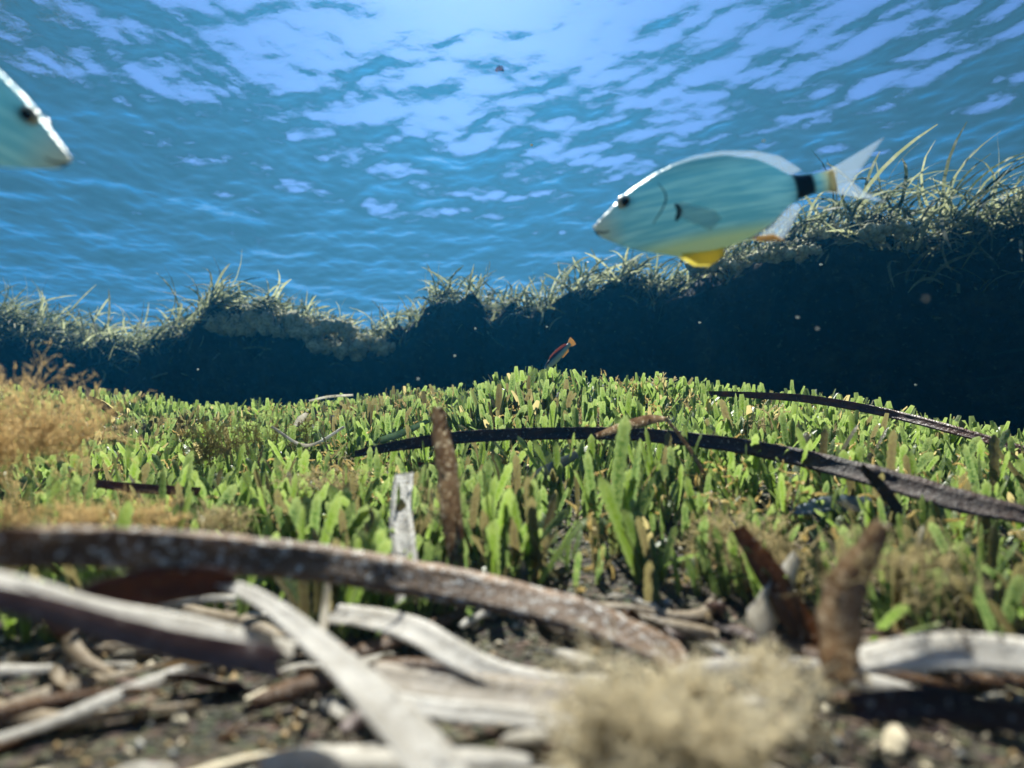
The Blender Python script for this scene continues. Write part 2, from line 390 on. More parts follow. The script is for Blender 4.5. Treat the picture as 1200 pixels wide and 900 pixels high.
for x, L, le in ((.85, .2, .5), (.95, .22, -.4), (1.05, .24, .3), (1.12, .24, .6), (1.24, .28, .45), (1.30, .30, .25), (1.42, .30, .5), (1.18, .26, -.2), (1.55, .32, .6), (1.68, .3, .3)):
    skyline('seagrass_tuft', x, 16, L, le, 'long leaved seagrass tuft overhanging the bank at the far right', 'long leaved seagrass at the right end of the bank', .013, j=28)

# ------------------------------------------------------------------ pale crusty growths on the rock
def crust(px_, py_, Y, wpx, label, n=26):
    B_ = BANK[:, 8:34].reshape(-1, 3); tt = B_[:, 1]*CP+(B_[:, 2]-CZ)*SP; qx_ = 600+FPX*B_[:, 0]/tt; qy_ = 450-FPX*((B_[:, 2]-CZ)*CP-B_[:, 1]*SP)/tt
    e = Vector(B_[np.argmin((qx_-px_)**2+(qy_-py_)**2+tt*20)]); e.y -= .09; e.z += .015; Y = e.y; W = wpx*1.25/FPX*Y; Vv = []; Ff = []
    for i in range(n):
        u = i/(n-1)*2-1; c = Vector((u*W/2, rng.uniform(0, .05), (1-u*u)*.12*W*rng.uniform(-.6, 1)))
        r = W*rng.uniform(.05, .11); o0 = len(Vv)
        for a in range(6):
            th = math.pi*a/5
            for b in range(8):
                ph = 2*math.pi*b/8
                q = Vector((math.sin(th)*math.cos(ph), math.sin(th)*math.sin(ph), math.cos(th)))
                q *= r*(1+.7*mnoise.noise((q*r+c)*60)); Vv.append(c+q)
        for f in gridfaces(6, 8, True): Ff.append(tuple(int(k)+o0 for k in f))
    # ragged branchlets
    for i in range(n*9):
        u = rng.uniform(-1, 1); c = Vector((u*W/2, rng.uniform(-.02, .05), (1-u*u)*.12*W+rng.normal(0, W*.06)))
        d_ = Vector(rng.normal(size=3)); d_.z = abs(d_.z); d_.normalize(); L = W*rng.uniform(.03, .07); s_ = d_.orthogonal().normalized()*L*.22
        s2 = d_.cross(s_).normalized()*L*.22
        o0 = len(Vv); Vv += [c+s_, c-s_*.6+s2, c-s_*.6-s2, c+d_*L]; Ff += [(o0, o0+1, o0+3), (o0+1, o0+2, o0+3), (o0+2, o0, o0+3)]
    me = mesh('encrusting_growth', [tuple(q) for q in Vv], Ff, MC)
    o = obj('encrusting_growth', me, loc=e); tag(o, label, 'coral', 'pale crusty growths on the bank'); return o
crust(310, 392, 2.2, 90, 'yellowish crusty growth on the ledge under the left hump of the bank')
crust(375, 400, 2.18, 80, 'bright yellow crusty growth right of the left hump of the bank')
crust(420, 417, 2.1, 75, 'low flat crusty ledge growth lowest on the bank face')
crust(838, 330, 1.75, 60, 'pale knobbly growth under the belly of the large fish')
crust(905, 318, 1.72, 60, 'pale rounded growth behind the anal fin of the large fish')
crust(958, 292, 1.66, 45, 'grey tufted growth below the tail of the large fish')
crust(1020, 290, 1.58, 50, 'small bright growth on the rock right of the fish tail')

# ------------------------------------------------------------------ dead leaf straps in the debris
def catmull(P, n):
    P = [P[0]*2-P[1]] + P + [P[-1]*2-P[-2]]; out = []
    m_ = len(P)-3
    for i in range(n):
        f = i/(n-1)*m_; k = min(int(f), m_-1); t = f-k; a, b, c, d = P[k:k+4]
        out.append(.5*((2*b)+(c-a)*t+(2*a-5*b+4*c-d)*t*t+(3*b-a-3*c+d)*t**3))
    return out
def strap(name, pts, wpx, mat, label, cat='dead leaf', group=None, tilt=0., thick=.0007, n=48, cup=.12, fray=.08):
    """pts: (px, py, Y) along the leaf; wpx: widths in px at the points; tilt turns the flat side towards the sky"""
    P3 = [at(*p) for p in pts]; C = catmull(P3, n)
    ws = np.interp(np.linspace(0, 1, n), np.linspace(0, 1, len(wpx)), wpx); ys = [c.y for c in C]
    org = C[n//2].copy(); ncol = 5; V = []
    tl = tilt if isinstance(tilt, (list, tuple)) else (tilt, tilt)
    for i, c in enumerate(C):
        tg = (C[min(i+1, n-1)]-C[max(i-1, 0)]).normalized(); vw = (c-Vector((0, 0, CZ))).normalized()
        s_ = tg.cross(vw).normalized()
        s_ = Matrix.Rotation(R(tl[0]+(tl[1]-tl[0])*i/(n-1)), 3, tg) @ s_; nn = s_.cross(tg).normalized()
        W = ws[i]/FPX*ys[i]/max(.62, math.cos(R(tl[0]+(tl[1]-tl[0])*i/(n-1))))*.95; ring = []
        e1 = 1+fray*mnoise.noise(c*140); e2 = 1+fray*mnoise.noise(c*140+Vector((5, 5, 5)))
        for side in (1, -1):
            cols = range(ncol) if side == 1 else range(ncol-1, -1, -1)
            for q in cols:
                u = q/(ncol-1)*2-1; uu = u*(e1 if u > 0 else e2)
                th = thick*(1 if abs(u) < .9 else .5)*.5
                cc = c + s_*(uu*W/2) + nn*(cup*W*(1-u*u)+side*th + .04*W*mnoise.noise((c+s_*uu*W)*70))
                if i < 2 or i > n-3: cc = cc + tg*(W*.55*mnoise.noise(Vector((u*1.7, i > 5, len(name)+W*900))))
                ring.append(cc-org)
        V += ring
    k = ncol*2; F = [tuple(int(x) for x in f) for f in gridfaces(n, k, True)]
    F.append(tuple(range(k))); F.append(tuple(reversed(range((n-1)*k, n*k))))
    o = obj(name, mesh(name, [tuple(v) for v in V], F, mat), loc=org); tag(o, label, cat, group); return o
L = 'dead_leaf'
strap(L, [(-120, 640, .14), (0, 642, .15), (130, 641, .17), (250, 648, .19), (380, 660, .215), (500, 680, .235), (600, 700, .238), (700, 728, .232), (800, 772, .22)], [44, 46, 48, 46, 42, 40, 40, 38, 32], mat_leaf('broad_brown_leaf', (.13, .07, .03), (.34, .20, .10), (.85, .83, .76), .8, .6, .4), 'broad spotted brown leaf strap lying right across the foreground', tilt=(-4, -55), n=90, cup=.04)
strap(L, [(-60, 690, .125), (60, 716, .135), (190, 752, .15), (330, 778, .165)], [26, 28, 30, 32], ML_MAUVE, 'mauve grey leaf strap below the broad brown one at the left', tilt=-15)
strap(L, [(-60, 668, .13), (40, 690, .145), (110, 712, .155), (240, 738, .17), (345, 762, .18)], [18, 20, 22, 24, 18], ML_PALE, 'pale fibrous leaf strip lying on the mauve strap at the left', tilt=-55)
strap(L, [(60, 738, .15), (110, 706, .16), (170, 690, .175), (235, 682, .185), (270, 686, .19)], [34, 44, 46, 36, 22], ML_RED, 'dark red-brown leaf arching under the broad brown strap', tilt=10)
strap(L, [(262, 682, .19), (310, 705, .185), (370, 750, .175), (430, 805, .16), (490, 870, .145), (540, 950, .13)], [12, 18, 26, 36, 48, 60], ML_PALE, 'whitish leaf strap running steeply down to the bottom edge', tilt=-48)
strap(L, [(385, 718, .24), (440, 724, .225), (490, 740, .21), (550, 775, .20), (620, 800, .20), (715, 806, .205)], [20, 22, 28, 30, 28, 26], ML_PALE, 'wavy pale leaf strap in the middle of the debris', tilt=-50)
strap(L, [(430, 790, .20), (500, 800, .19), (600, 812, .19), (720, 826, .19)], [26, 30, 34, 30], mat_leaf('tan_leaf', (.34, .27, .18), (.56, .50, .42), (.25, .15, .08), .4), 'tan leaf strap under the wavy pale one', tilt=-50)
strap(L, [(450, 818, .18), (520, 832, .175), (600, 838, .175), (690, 852, .178)], [18, 20, 20, 16], ML_PALE, 'narrow white leaf strap lowest in the middle of the debris', tilt=-45)
strap(L, [(590, 776, .28), (640, 786, .27), (672, 778, .27), (722, 752, .275)], [14, 16, 16, 6], ML_DARK, 'small black leaf bent into a shallow V under the brown strap', tilt=-5, thick=.0012)
strap('upright_dead_leaf', [(478, 700, .262), (474, 650, .29), (470, 600, .325), (474, 553, .36)], [26, 30, 27, 23], ML_PALE, 'pale white leaf strip standing upright in the turf', tilt=-8)
strap('upright_dead_leaf', [(536, 668, .30), (530, 610, .305), (524, 550, .31), (516, 506, .315), (513, 476, .32)], [18, 27, 26, 22, 14], ML_RUST, 'rusty brown spotted leaf stub standing upright in the turf', tilt=-5, cup=.25, fray=.2)
strap(L, [(415, 532, .50), (480, 520, .50), (545, 512, .50), (640, 508, .49), (740, 509, .48), (850, 520, .44), (940, 537, .405), (1040, 562, .36), (1130, 588, .325), (1215, 606, .30)], [8, 14, 15, 15, 16, 18, 22, 26, 28, 22], ML_DARK, 'long near-black leaf strap bowed across the middle of the turf', tilt=-30, n=110)
strap(L, [(828, 461, .80), (880, 463, .78), (950, 468, .72), (1030, 482, .65), (1110, 502, .58), (1230, 536, .50)], [6, 8, 10, 11, 11, 10], ML_RED, 'long thin red-brown leaf strap bowed over the turf crest at the right', tilt=-15, n=80)
strap(L, [(698, 511, .47), (730, 500, .46), (760, 492, .455), (782, 491, .45)], [6, 12, 13, 5], ML_RUST, 'curled light brown leaf scrap resting on the long dark strap', tilt=-10)
strap(L, [(780, 490, .45), (800, 515, .435), (822, 550, .42), (838, 600, .40)], [4, 5, 5, 4], ML_RUST, 'thin brown stalk hanging down from the curled leaf scrap', tilt=0)
strap(L, [(1008, 545, .355), (1030, 568, .35), (1055, 600, .34)], [7, 13, 12], ML_DARK, 'short black leaf leaning on the long dark strap at the right', tilt=10)
strap('upright_dead_leaf', [(962, 770, .245), (930, 720, .25), (898, 668, .26), (865, 618, .27)], [34, 34, 30, 16], ML_BROWN, 'dark brown leaf leaning left, in front of the pale algae', tilt=15, fray=.2)
strap('upright_dead_leaf', [(992, 800, .19), (982, 745, .19), (990, 690, .195), (1012, 650, .20), (1036, 612, .205)], [42, 42, 40, 32, 16], ML_RUST, 'thick fuzzy brown leaf stub standing upright at the right', tilt=8, cup=.3, fray=.3, thick=.002)
strap(L, [(1000, 776, .19), (1060, 766, .185), (1130, 762, .18), (1230, 772, .175)], [22, 34, 36, 34], ML_PALE, 'thick white leaf strap at the right edge below the brown stub', tilt=-52, thick=.0016)
strap(L, [(935, 650, .285), (915, 690, .262), (885, 738, .24)], [10, 26, 34], ML_PALE, 'bright white leaf piece behind the leaning dark brown leaf', tilt=-40)
strap(L, [(1005, 830, .18), (1090, 826, .175), (1210, 845, .17)], [30, 34, 30], ML_DARK, 'wide black strap standing in for the shadow at the bottom right', tilt=-10)  # black strip added as the shadow below the white strap
strap(L, [(108, 566, .40), (160, 572, .40), (232, 576, .40)], [9, 12, 10], ML_RED, 'short rust red leaf strap lying in the turf at the left', tilt=-20)
strap(L, [(104, 466, .70), (120, 475, .69), (136, 487, .68)], [6, 9, 6], ML_DARK, 'small black leaf tip poking out of the turf at the left', tilt=0)
strap(L, [(440, 543, .56), (520, 545, .555), (600, 552, .55), (650, 558, .55)], [4, 5, 6, 8], ML_RED, 'thin reddish leaf strap half hidden behind the long dark strap', tilt=-10)
strap(L, [(618, 565, .44), (645, 550, .45), (676, 532, .46)], [14, 16, 8], mat_leaf('grey_leaf', (.20, .22, .22), (.36, .38, .38), (.5, .5, .5), .4), 'grey leaf tip poking up beneath the long dark strap', tilt=-20)
strap('twig', [(378, 742, .225), (382, 705, .225), (386, 664, .23)], [10, 9, 5], ML_PALE, 'thin pale twig standing in front of the broad brown strap', 'twig', tilt=0)
strap('twig', [(362, 470, .98), (385, 465, .98), (414, 463, .98)], [2.4, 3.4, 3], ML_PALE, 'thin white stick lying on the turf crest left of centre', 'twig')
strap(L, [(346, 500, .66), (352, 492, .66), (360, 484, .66)], [6, 10, 4], ML_PALE, 'small white leaf chip sticking out of the left turf', tilt=0)
strap(L, [(318, 500, .6), (360, 522, .56), (404, 500, .62)], [3, 4, 3], ML_PALE, 'thin pale curved fibre in the left turf', tilt=0)
strap(L, [(430, 520, .62), (470, 508, .62), (504, 492, .62)], [6, 9, 5], mat_leaf('mossy_leaf', (.18, .26, .16), (.34, .42, .30), (.5, .5, .45), .4), 'grey-green mossy leaf lying slanted left of the rusty stub', tilt=-20)
strap(L, [(870, 690, .30), (900, 680, .31), (945, 700, .31)], [20, 26, 18], ML_RED, 'deep red leaf scrap behind the leaning dark leaf', tilt=10)
strap(L, [(930, 600, .36), (985, 590, .37), (1040, 600, .37), (1100, 640, .36)], [10, 20, 18, 10], mat_leaf('bluish_leaf', (.20, .24, .26), (.46, .5, .52), (.6, .6, .6), .5), 'crumpled bluish grey leaf below the long dark strap at the right', tilt=-35, fray=.3)

# scraps scattered over the debris floor
for i in range(46):
    x = rng.uniform(-.24, .24); y = rng.uniform(.13, .32)
    if bare(x, y) < .4: continue
    z = float(ground(x, y)); L_ = rng.uniform(.012, .035); wd = rng.uniform(.005, .011); nn_ = 9
    t = np.linspace(-1, 1, nn_); cb = rng.uniform(.05, .4)
    V = []
    for q in t:
        ww = wd/2*(1-.5*abs(q)**3)
        for s_, h_ in ((-1, 0), (1, 0), (1, .0008), (-1, .0008)):
            V.append((q*L_/2, s_*ww, h_+cb*L_*.4*(1-q*q)+.0015*mnoise.noise(Vector((q*3, s_, i)))))
    F = [tuple(int(k) for k in f) for f in gridfaces(nn_, 4, True)]+[(0, 1, 2, 3), tuple(reversed(range(nn_*4-4, nn_*4)))]
    pale = rng.uniform() < .5
    o = obj('leaf_scrap', mesh('leaf_scrap', V, F, [ML_PALE if pale else [ML_BROWN, ML_MAUVE, ML_DARK][i % 3]]), loc=(x, y, z+.003))
    o.rotation_euler = (rng.normal(0, .3), rng.normal(0, .35), rng.uniform(0, 6.28))
    tag(o, 'small pale scrap of dead leaf lying in the foreground debris' if pale else 'small dark scrap of dead leaf lying in the foreground debris', 'leaf scrap', 'pale leaf scraps in the debris' if pale else 'dark leaf scraps in the debris')

ML_TAN = mat_leaf('straw_leaf', (.30, .22, .13), (.55, .46, .33), (.18, .10, .05), .4)
SK = [(ML_PALE, 'bleached'), (ML_TAN, 'straw coloured'), (ML_BROWN, 'brown'), (ML_DARK, 'black')]
for i in range(58):
    y = rng.uniform(.11, .31); x = rng.uniform(-.85*y, .9*y)
    if bare(x, y) < .3: continue
    a = rng.normal(-.2, .7); L_ = rng.uniform(.035, .09); wd = rng.uniform(.005, .009); bow = rng.normal(0, .15); arch = rng.uniform(.0, .05); tw = rng.normal(0, .5); nn_ = 22; V = []
    z0 = rng.uniform(.001, .011)
    for k in range(nn_):
        t = k/(nn_-1)*2-1; lx_ = t*L_/2; ly_ = bow*L_*(1-t*t); X0 = x+lx_*math.cos(a)-ly_*math.sin(a); Y0 = y+lx_*math.sin(a)+ly_*math.cos(a)
        zz = float(ground(X0, Y0))+z0+arch*L_*(1-t*t)
        for b, h_ in ((-1, 0), (0, 0), (1, 0), (1, 1), (0, 1), (-1, 1)):
            u = b*wd/2*(1+.18*mnoise.noise(Vector((t*9, b, i))))*(1-.4*abs(t)**6); ca, sa = math.cos(tw*t+.3), math.sin(tw*t+.3); e_ = (.25*wd*mnoise.noise(Vector((b*2.3, i, t))) if abs(t) > .98 else 0)
            V.append((X0-x-math.sin(a)*u*ca+math.cos(a)*e_, Y0-y+math.cos(a)*u*ca, zz+u*sa+h_*.0005+.1*wd*(b == 0)))
    j = int(rng.choice(4, p=[.38, .30, .20, .12])); tn = SK[j][1]
    o = obj('dead_leaf', mesh('dead_leaf', V, [tuple(int(k) for k in f) for f in gridfaces(nn_, 6, True)]+[tuple(range(6)), tuple(reversed(range(nn_*6-6, nn_*6)))], SK[j][0]), loc=(x, y, 0))
    tag(o, tn+' leaf strip in the tangled layer under the large straps', 'dead leaf', tn+' leaf strips in the tangled debris')

# ------------------------------------------------------------------ pebbles and shell bits
def pebble_mesh(name, seed, mat, flat=.6):
    V = []; F = gridfaces(7, 9, True)
    for a in range(7):
        th = math.pi*a/6
        for b in range(9):
            ph = 2*math.pi*b/9; q = Vector((math.sin(th)*math.cos(ph), math.sin(th)*math.sin(ph)*.8, math.cos(th)*flat))
            V.append(tuple(q*(1+.45*mnoise.noise(q*1.3+Vector((seed, 0, 0))))))
    return mesh(name, V, F, mat)
def mat_peb(name, a, b):
    m = M(name); v = m.coord('Object'); n = m.noise(v, 3, 5, .7); return m.done(m.pr(m.mix(m.ramp(n, [(.35, 0.), (.65, 1.)]), a, b), .8, normal=m.bump(n, .8, .1)))
PM = [mat_peb('cream_stone', (.30, .24, .15), (.62, .56, .42)), mat_peb('grey_stone', (.10, .11, .11), (.36, .35, .32)), mat_peb('ochre_stone', (.14, .085, .035), (.42, .30, .14))]
PP = [[pebble_mesh('pebble', i*3.7+j*11, PM[j]) for i in range(4)] for j in range(3)]
PL = ['cream pebble or shell bit lying in the foreground debris', 'grey pebble lying in the foreground debris', 'ochre brown pebble lying in the foreground debris']
for i in range(35):
    y = .14+.24*rng.uniform()**.9; x = rng.uniform(-.95*y-.02, .95*y+.02)
    if bare(x, y) < .5: continue
    j = int(rng.integers(3)); o = obj('pebble', PP[j][rng.integers(4)], loc=(x, y, float(ground(x, y))+.001)); s_ = rng.uniform(.0022, .0065); o.scale = (s_*rng.uniform(.8, 1.4), s_, s_*rng.uniform(.6, 1.1))
    o.rotation_euler = tuple(rng.uniform(0, 6.28, 3)); tag(o, PL[j], 'pebble', ['cream pebbles in the debris', 'grey pebbles in the debris', 'ochre pebbles in the debris'][j])
# chunky shards of dead leaf base and shell in the very front
for i in range(70):
    y = rng.uniform(.095, .23); x = rng.uniform(-.9*y-.02, .95*y+.03); z = float(ground(x, y)); nn_ = 10
    L_ = rng.uniform(.010, .034); wd = rng.uniform(.003, .009); V = []
    for a in range(nn_):
        q = a/(nn_-1)*2-1
        for b in range(8):
            th = 2*math.pi*b/8; ww = wd/2*(1-.75*abs(q)**2.5)*(1+.5*mnoise.noise(Vector((q*2+i, math.cos(th), math.sin(th)))))
            V.append((q*L_/2, ww*math.cos(th), ww*.4*math.sin(th)+.03*L_*(1-q*q)))
    j = int(rng.choice(4, p=[.38, .28, .14, .2])); mt = [ML_PALE, PM[0], PM[1], ML_BROWN][j]
    o = obj('debris_shard', mesh('debris_shard', V, [tuple(int(k) for k in f) for f in gridfaces(nn_, 8, True)]+[tuple(range(8)), tuple(reversed(range(nn_*8-8, nn_*8)))], mt), loc=(x, y, z+wd*.2))
    o.rotation_euler = (rng.normal(0, .3), rng.normal(-.1, .25), rng.normal(.7, .6)); tn = ['whitish', 'cream', 'grey', 'brown'][j]
    tag(o, tn+' elongated shard lying in the front of the debris', 'shard', tn+' shards in the front of the debris')
# coarse grit: thousands of grains, one object
N = 16000
gx_ = rng.uniform(-.8, .8, N); gy_ = rng.uniform(.1, .75, N); k = rng.uniform(size=N) < .25+.75*bare(gx_, gy_); gx_, gy_ = gx_[k], gy_[k]; N = len(gx_)
oct_ = np.array([(1, 0, 0), (-1, 0, 0), (0, 1, 0), (0, -1, 0), (0, 0, 1), (0, 0, -1)], float); of = np.array([(0, 2, 4), (2, 1, 4), (1, 3, 4), (3, 0, 4), (2, 0, 5), (1, 2, 5), (3, 1, 5), (0, 3, 5)])
V = oct_[None]*rng.uniform(.0006, .0022, (N, 1, 1))*rng.uniform(.5, 1.5, (N, 6, 1)) + rng.normal(0, .0004, (N, 6, 3)) + np.stack([gx_, gy_, ground(gx_, gy_)+.0005], -1)[:, None]
F = (of[None]+(np.arange(N)*6)[:, None, None]).reshape(-1, 3)
me = mesh('grit', V.reshape(-1, 3), F, PM, smooth=False, mi=np.repeat(rng.integers(0, 3, N), 8).astype(np.int32))
o = obj('shell_grit', me); tag(o, 'coarse shell grit and sand grains between the debris', kind='stuff')

# ------------------------------------------------------------------ filamentous algae (fluffy tan clumps)
def mat_fluff(name, a, b, tr=.82):
    m = M(name); v = m.coord(); n = m.noise(v, 90, 3); return m.done(m.pr(m.mix(n, a, b), .8, trans=tr, spec=.1))
MF_TAN = mat_fluff('tan_filaments', (.68, .54, .32), (.92, .80, .56)); MF_PALE = mat_fluff('pale_filaments', (.50, .42, .26), (.82, .76, .56))
MF_OLIVE = mat_fluff('olive_filaments', (.22, .21, .09), (.42, .38, .20)); MF_GREY = mat_fluff('greybrown_filaments', (.68, .60, .44), (.94, .90, .78))
def fluff(px_, py_, Y, wpx, hpx, mat, label, n=700, r=.00035, length=.02, ground_z=None):
    c = at(px_, py_, Y); W = wpx/FPX*Y/2; H = hpx/FPX*Y/2
    D = min(W, H*1.3); nl = 16; rows = 6
    lob = np.stack([rng.uniform(-.85, .85, nl)*W, rng.uniform(-.8, .8, nl)*D, rng.uniform(-.9, -.1, nl)*H], -1); lob[:, 2] *= 1-.5*(np.abs(lob[:, 0])/W)**2
    m_ = max(40, n//9); li = rng.integers(0, nl, m_); LR = H*rng.uniform(.6, 1.15, nl)
    lean_ = np.array([rng.normal(0, .3), 0, .55])
    d = rng.normal(size=(m_, 3))*.75+lean_; d /= np.linalg.norm(d, axis=1)[:, None]
    def grow(b0, d, ln, wob):
        k = len(b0); P = np.zeros((k, rows, 3)); P[:, 0] = b0
        for i in range(1, rows):
            P[:, i] = P[:, i-1]+d*(ln/(rows-1))[:, None]; d = d+rng.normal(0, wob, (k, 3)); d /= np.linalg.norm(d, axis=1)[:, None]
        return P, d
    PA, dA = grow(lob[li]+rng.normal(0, H*.07, (m_, 3)), d, LR[li]*rng.uniform(.5, 1.15, m_), .28)
    nb_ = n-m_; q = rng.integers(0, m_, nb_); rr_ = rng.integers(1, rows, nb_); dd = PA[q, rr_]-PA[q, rr_-1]; dd /= np.linalg.norm(dd, axis=1)[:, None]; dd = dd+rng.normal(0, .6, (nb_, 3)); dd /= np.linalg.norm(dd, axis=1)[:, None]
    PB, dB = grow(PA[q, rr_], dd, length*.45*rng.uniform(.4, 1.2, nb_), .4)
    P = np.concatenate([PA, PB]); d = np.concatenate([dA, dB])
    s1 = rng.normal(size=(n, 1, 3)); s1 /= np.linalg.norm(s1, axis=2)[:, :, None]; s2 = np.cross(s1, d[:, None]); s2 /= np.linalg.norm(s2, axis=2)[:, :, None]
    tp = np.linspace(1, .35, rows)[None, :, None]*r
    V = np.stack([P+s1*tp, P+(-.5*s1+.87*s2)*tp, P+(-.5*s1-.87*s2)*tp], 2)
    F = (gridfaces(rows, 3, True)[None]+(np.arange(n)*rows*3)[:, None, None]).reshape(-1, 4)
    o = obj('filamentous_algae', mesh('filamentous_algae', V.reshape(-1, 3), F, mat), loc=c); tag(o, label, 'algae', 'fluffy clumps of filamentous algae'); return o
fluff(5, 487, .33, 180, 150, MF_TAN, 'large fluffy tan algae mound at the left edge of the turf', 5000, .0003, .016)
fluff(120, 600, .30, 190, 60, MF_TAN, 'blurred tan algae patch just above the broad brown strap at the left', 2600, .00022, .014)
fluff(230, 605, .34, 130, 55, MF_PALE, 'pale straw coloured algae patch among the left tufts', 1000, .0003)
fluff(380, 560, .42, 120, 60, MF_PALE, 'cream algae fuzz left of the upright pale strip', 900, .00035)
fluff(245, 510, .55, 120, 60, MF_OLIVE, 'wispy olive algae bush in the left turf', 900, .0004, .03)
fluff(330, 500, .62, 80, 50, MF_OLIVE, 'wispy olive algae bush near the small white chip', 500, .0004, .03)
fluff(835, 836, .148, 300, 150, MF_GREY, 'big blurred grey-brown algae mass at the bottom right of centre', 2600, .0004, .022)
fluff(930, 775, .20, 130, 60, MF_GREY, 'fuzzy brown algae around the foot of the brown stub', 450, .0003, .014)
fluff(900, 630, .31, 110, 110, MF_PALE, 'pale fluffy algae patch behind the leaning dark leaf', 1900, .0004)
fluff(1065, 650, .23, 70, 120, MF_PALE, 'blurred pale wisp of algae right of the brown stub', 260, .00025, .02)
fluff(820, 680, .33, 110, 80, MF_TAN, 'brown feathery algae at the foot of the right tufts', 1100, .0004)
fluff(600, 640, .36, 60, 40, MF_PALE, 'small cream algae fuzz beside the rusty stub', 350, .0003)
fluff(495, 475, .80, 60, 24, MF_TAN, 'small tan algae patch on the crest left of centre', 400, .0005)
fluff(700, 490, .66, 150, 34, MF_TAN, 'tan algae band among blades above the long dark strap', 900, .0004)
fluff(800, 560, .45, 60, 50, MF_OLIVE, 'olive algae fuzz under the hanging stalk', 350, .0003)
fluff(930, 500, .62, 170, 40, MF_PALE, 'yellowish algae fuzz between the two long straps at the right', 900, .0004)
# tan fuzz threaded all through the turf: one mass
N = 3000; fx = rng.uniform(-1.4, 1.4, N); fy = rng.uniform(.3, 1.2, N); k = (fy < crest_y(fx)+.05) & (rng.uniform(size=N) < .35+1.3*lumps(fx*3, fy*3+9)); fx, fy = fx[k], fy[k]
q = 9; fx = np.repeat(fx, q)+rng.normal(0, .009, len(fx)*q); fy = np.repeat(fy, q)+rng.normal(0, .009, len(fy)*q); n = len(fx); rows = 5
P = np.zeros((n, rows, 3)); P[:, 0] = np.stack([fx, fy, ground(fx, fy)+rng.uniform(.004, .032, n)], -1); d = rng.normal(size=(n, 3)); d[:, 2] = np.abs(d[:, 2]); d /= np.linalg.norm(d, axis=1)[:, None]
for i in range(1, rows):
    P[:, i] = P[:, i-1]+d*.0032; d = d+rng.normal(0, .6, (n, 3)); d /= np.linalg.norm(d, axis=1)[:, None]
s1 = rng.normal(size=(n, 1, 3)); s1 /= np.linalg.norm(s1, axis=2)[:, :, None]; s2 = np.cross(s1, d[:, None]); tp = np.linspace(1, .4, rows)[None, :, None]*.0015
V = np.stack([P+s1*tp, P+(-.5*s1+.87*s2)*tp, P+(-.5*s1-.87*s2)*tp], 2); F = (gridfaces(rows, 3, True)[None]+(np.arange(n)*rows*3)[:, None, None]).reshape(-1, 4)
o = obj('algae_fuzz', mesh('algae_fuzz', V.reshape(-1, 3), F, mat_fluff('yellow_fuzz', (.50, .38, .16), (.88, .78, .50)))); tag(o, 'yellowish curly algae fuzz threaded between the blades of the turf', kind='stuff')
fluff(1010, 640, .20, 120, 120, MF_PALE, 'pale fuzz growing around the brown stub at the right', 220, .0002, .012)
fluff(515, 560, .312, 34, 130, MF_PALE, 'thin cream fuzz clinging to the rusty upright stub', 260, .00015, .008)
# little pale branching alga on the crest
def twigs(px_, py_, Y, hpx, label):
    base = at(px_, py_, Y); H = hpx/FPX*Y; V = []; F = []
    def seg(p, d, L_, r, dep):
        q = p+d*L_; a = d.orthogonal().normalized(); b = d.cross(a); o0 = len(V)
        for c, rr in ((p, r), (q, r*.75)):
            for k in range(5): th = k*2*math.pi/5; V.append(tuple(c+(a*math.cos(th)+b*math.sin(th))*rr))
        for k in range(5): F.append((o0+k, o0+(k+1) % 5, o0+5+(k+1) % 5, o0+5+k))
        if dep:
            for s_ in (-1, 1): seg(q, (d+Vector((s_*rng.uniform(.4, .9), rng.normal(0, .3), rng.normal(.05, .3)))).normalized(), L_*.72, r*.75, dep-1)
    seg(Vector((0, 0, 0)), Vector((.1, 0, 1)).normalized(), H*.38, H*.045, 4)
    o = obj('branching_alga', mesh('branching_alga', V, F, MF_PALE), loc=base); tag(o, label, 'algae'); return o
twigs(772, 478, .80, 42, 'small yellowish branching alga sticking up from the turf crest')
twigs(905, 505, .6, 34, 'small pale forked alga between the two long straps')

# ------------------------------------------------------------------ fish
def mat_bream():
    m = M('bream_skin'); v = m.coord(); s = m.n('ShaderNodeSeparateXYZ'); m.l(v, s.inputs[0]); X_, Z_ = s.outputs[0], s.outputs[2]
    rows = m.n('ShaderNodeTexNoise'); m.l(m.scale(v, (3, 3, 46)), rows.inputs['Vector']); rows.inputs['Scale'].default_value = 1.6; rows.inputs['Detail'].default_value = 3
    c = m.mix(m.ramp(rows.outputs['Fac'], [(.42, 0.), (.62, 1.)]), (.24, .56, .68), (.50, .78, .84))
    c = m.mix(m.ramp(m.math('MULTIPLY', m.math('ADD', Z_, .145), 5.), [(0., 1.), (.22, 0.)]), c, (.85, .80, .45))     # yellowish belly
    c = m.mix(m.ramp(m.math('MULTIPLY', m.math('ADD', Z_, -.07), 8.), [(.2, 0.), (.9, .8)]), c, (.16, .34, .38))      # back edge coloured darker to subdue its sunlit rim
    c = m.mix(m.ramp(X_, [(.0, .8), (.05, .5), (.11, 0.)]), c, (.66, .58, .48))                                       # fleshy snout
    band = m.math('MULTIPLY', m.ramp(X_, [(.815, 0.), (.83, 1.)]), m.ramp(X_, [(.90, 1.), (.915, 0.)]))
    c = m.mix(band, c, (.008, .008, .012))
    c = m.mix(m.ramp(X_, [(.93, 0.), (.99, 1.)]), c, (.82, .76, .52))
    vo = m.n('ShaderNodeTexVoronoi'); m.l(v, vo.inputs['Vector']); vo.inputs['Scale'].default_value = 65
    return m.done(m.pr(c, .42, .05, normal=m.bump(vo.outputs['Distance'], .18, .004), spec=.35, trans=.45))
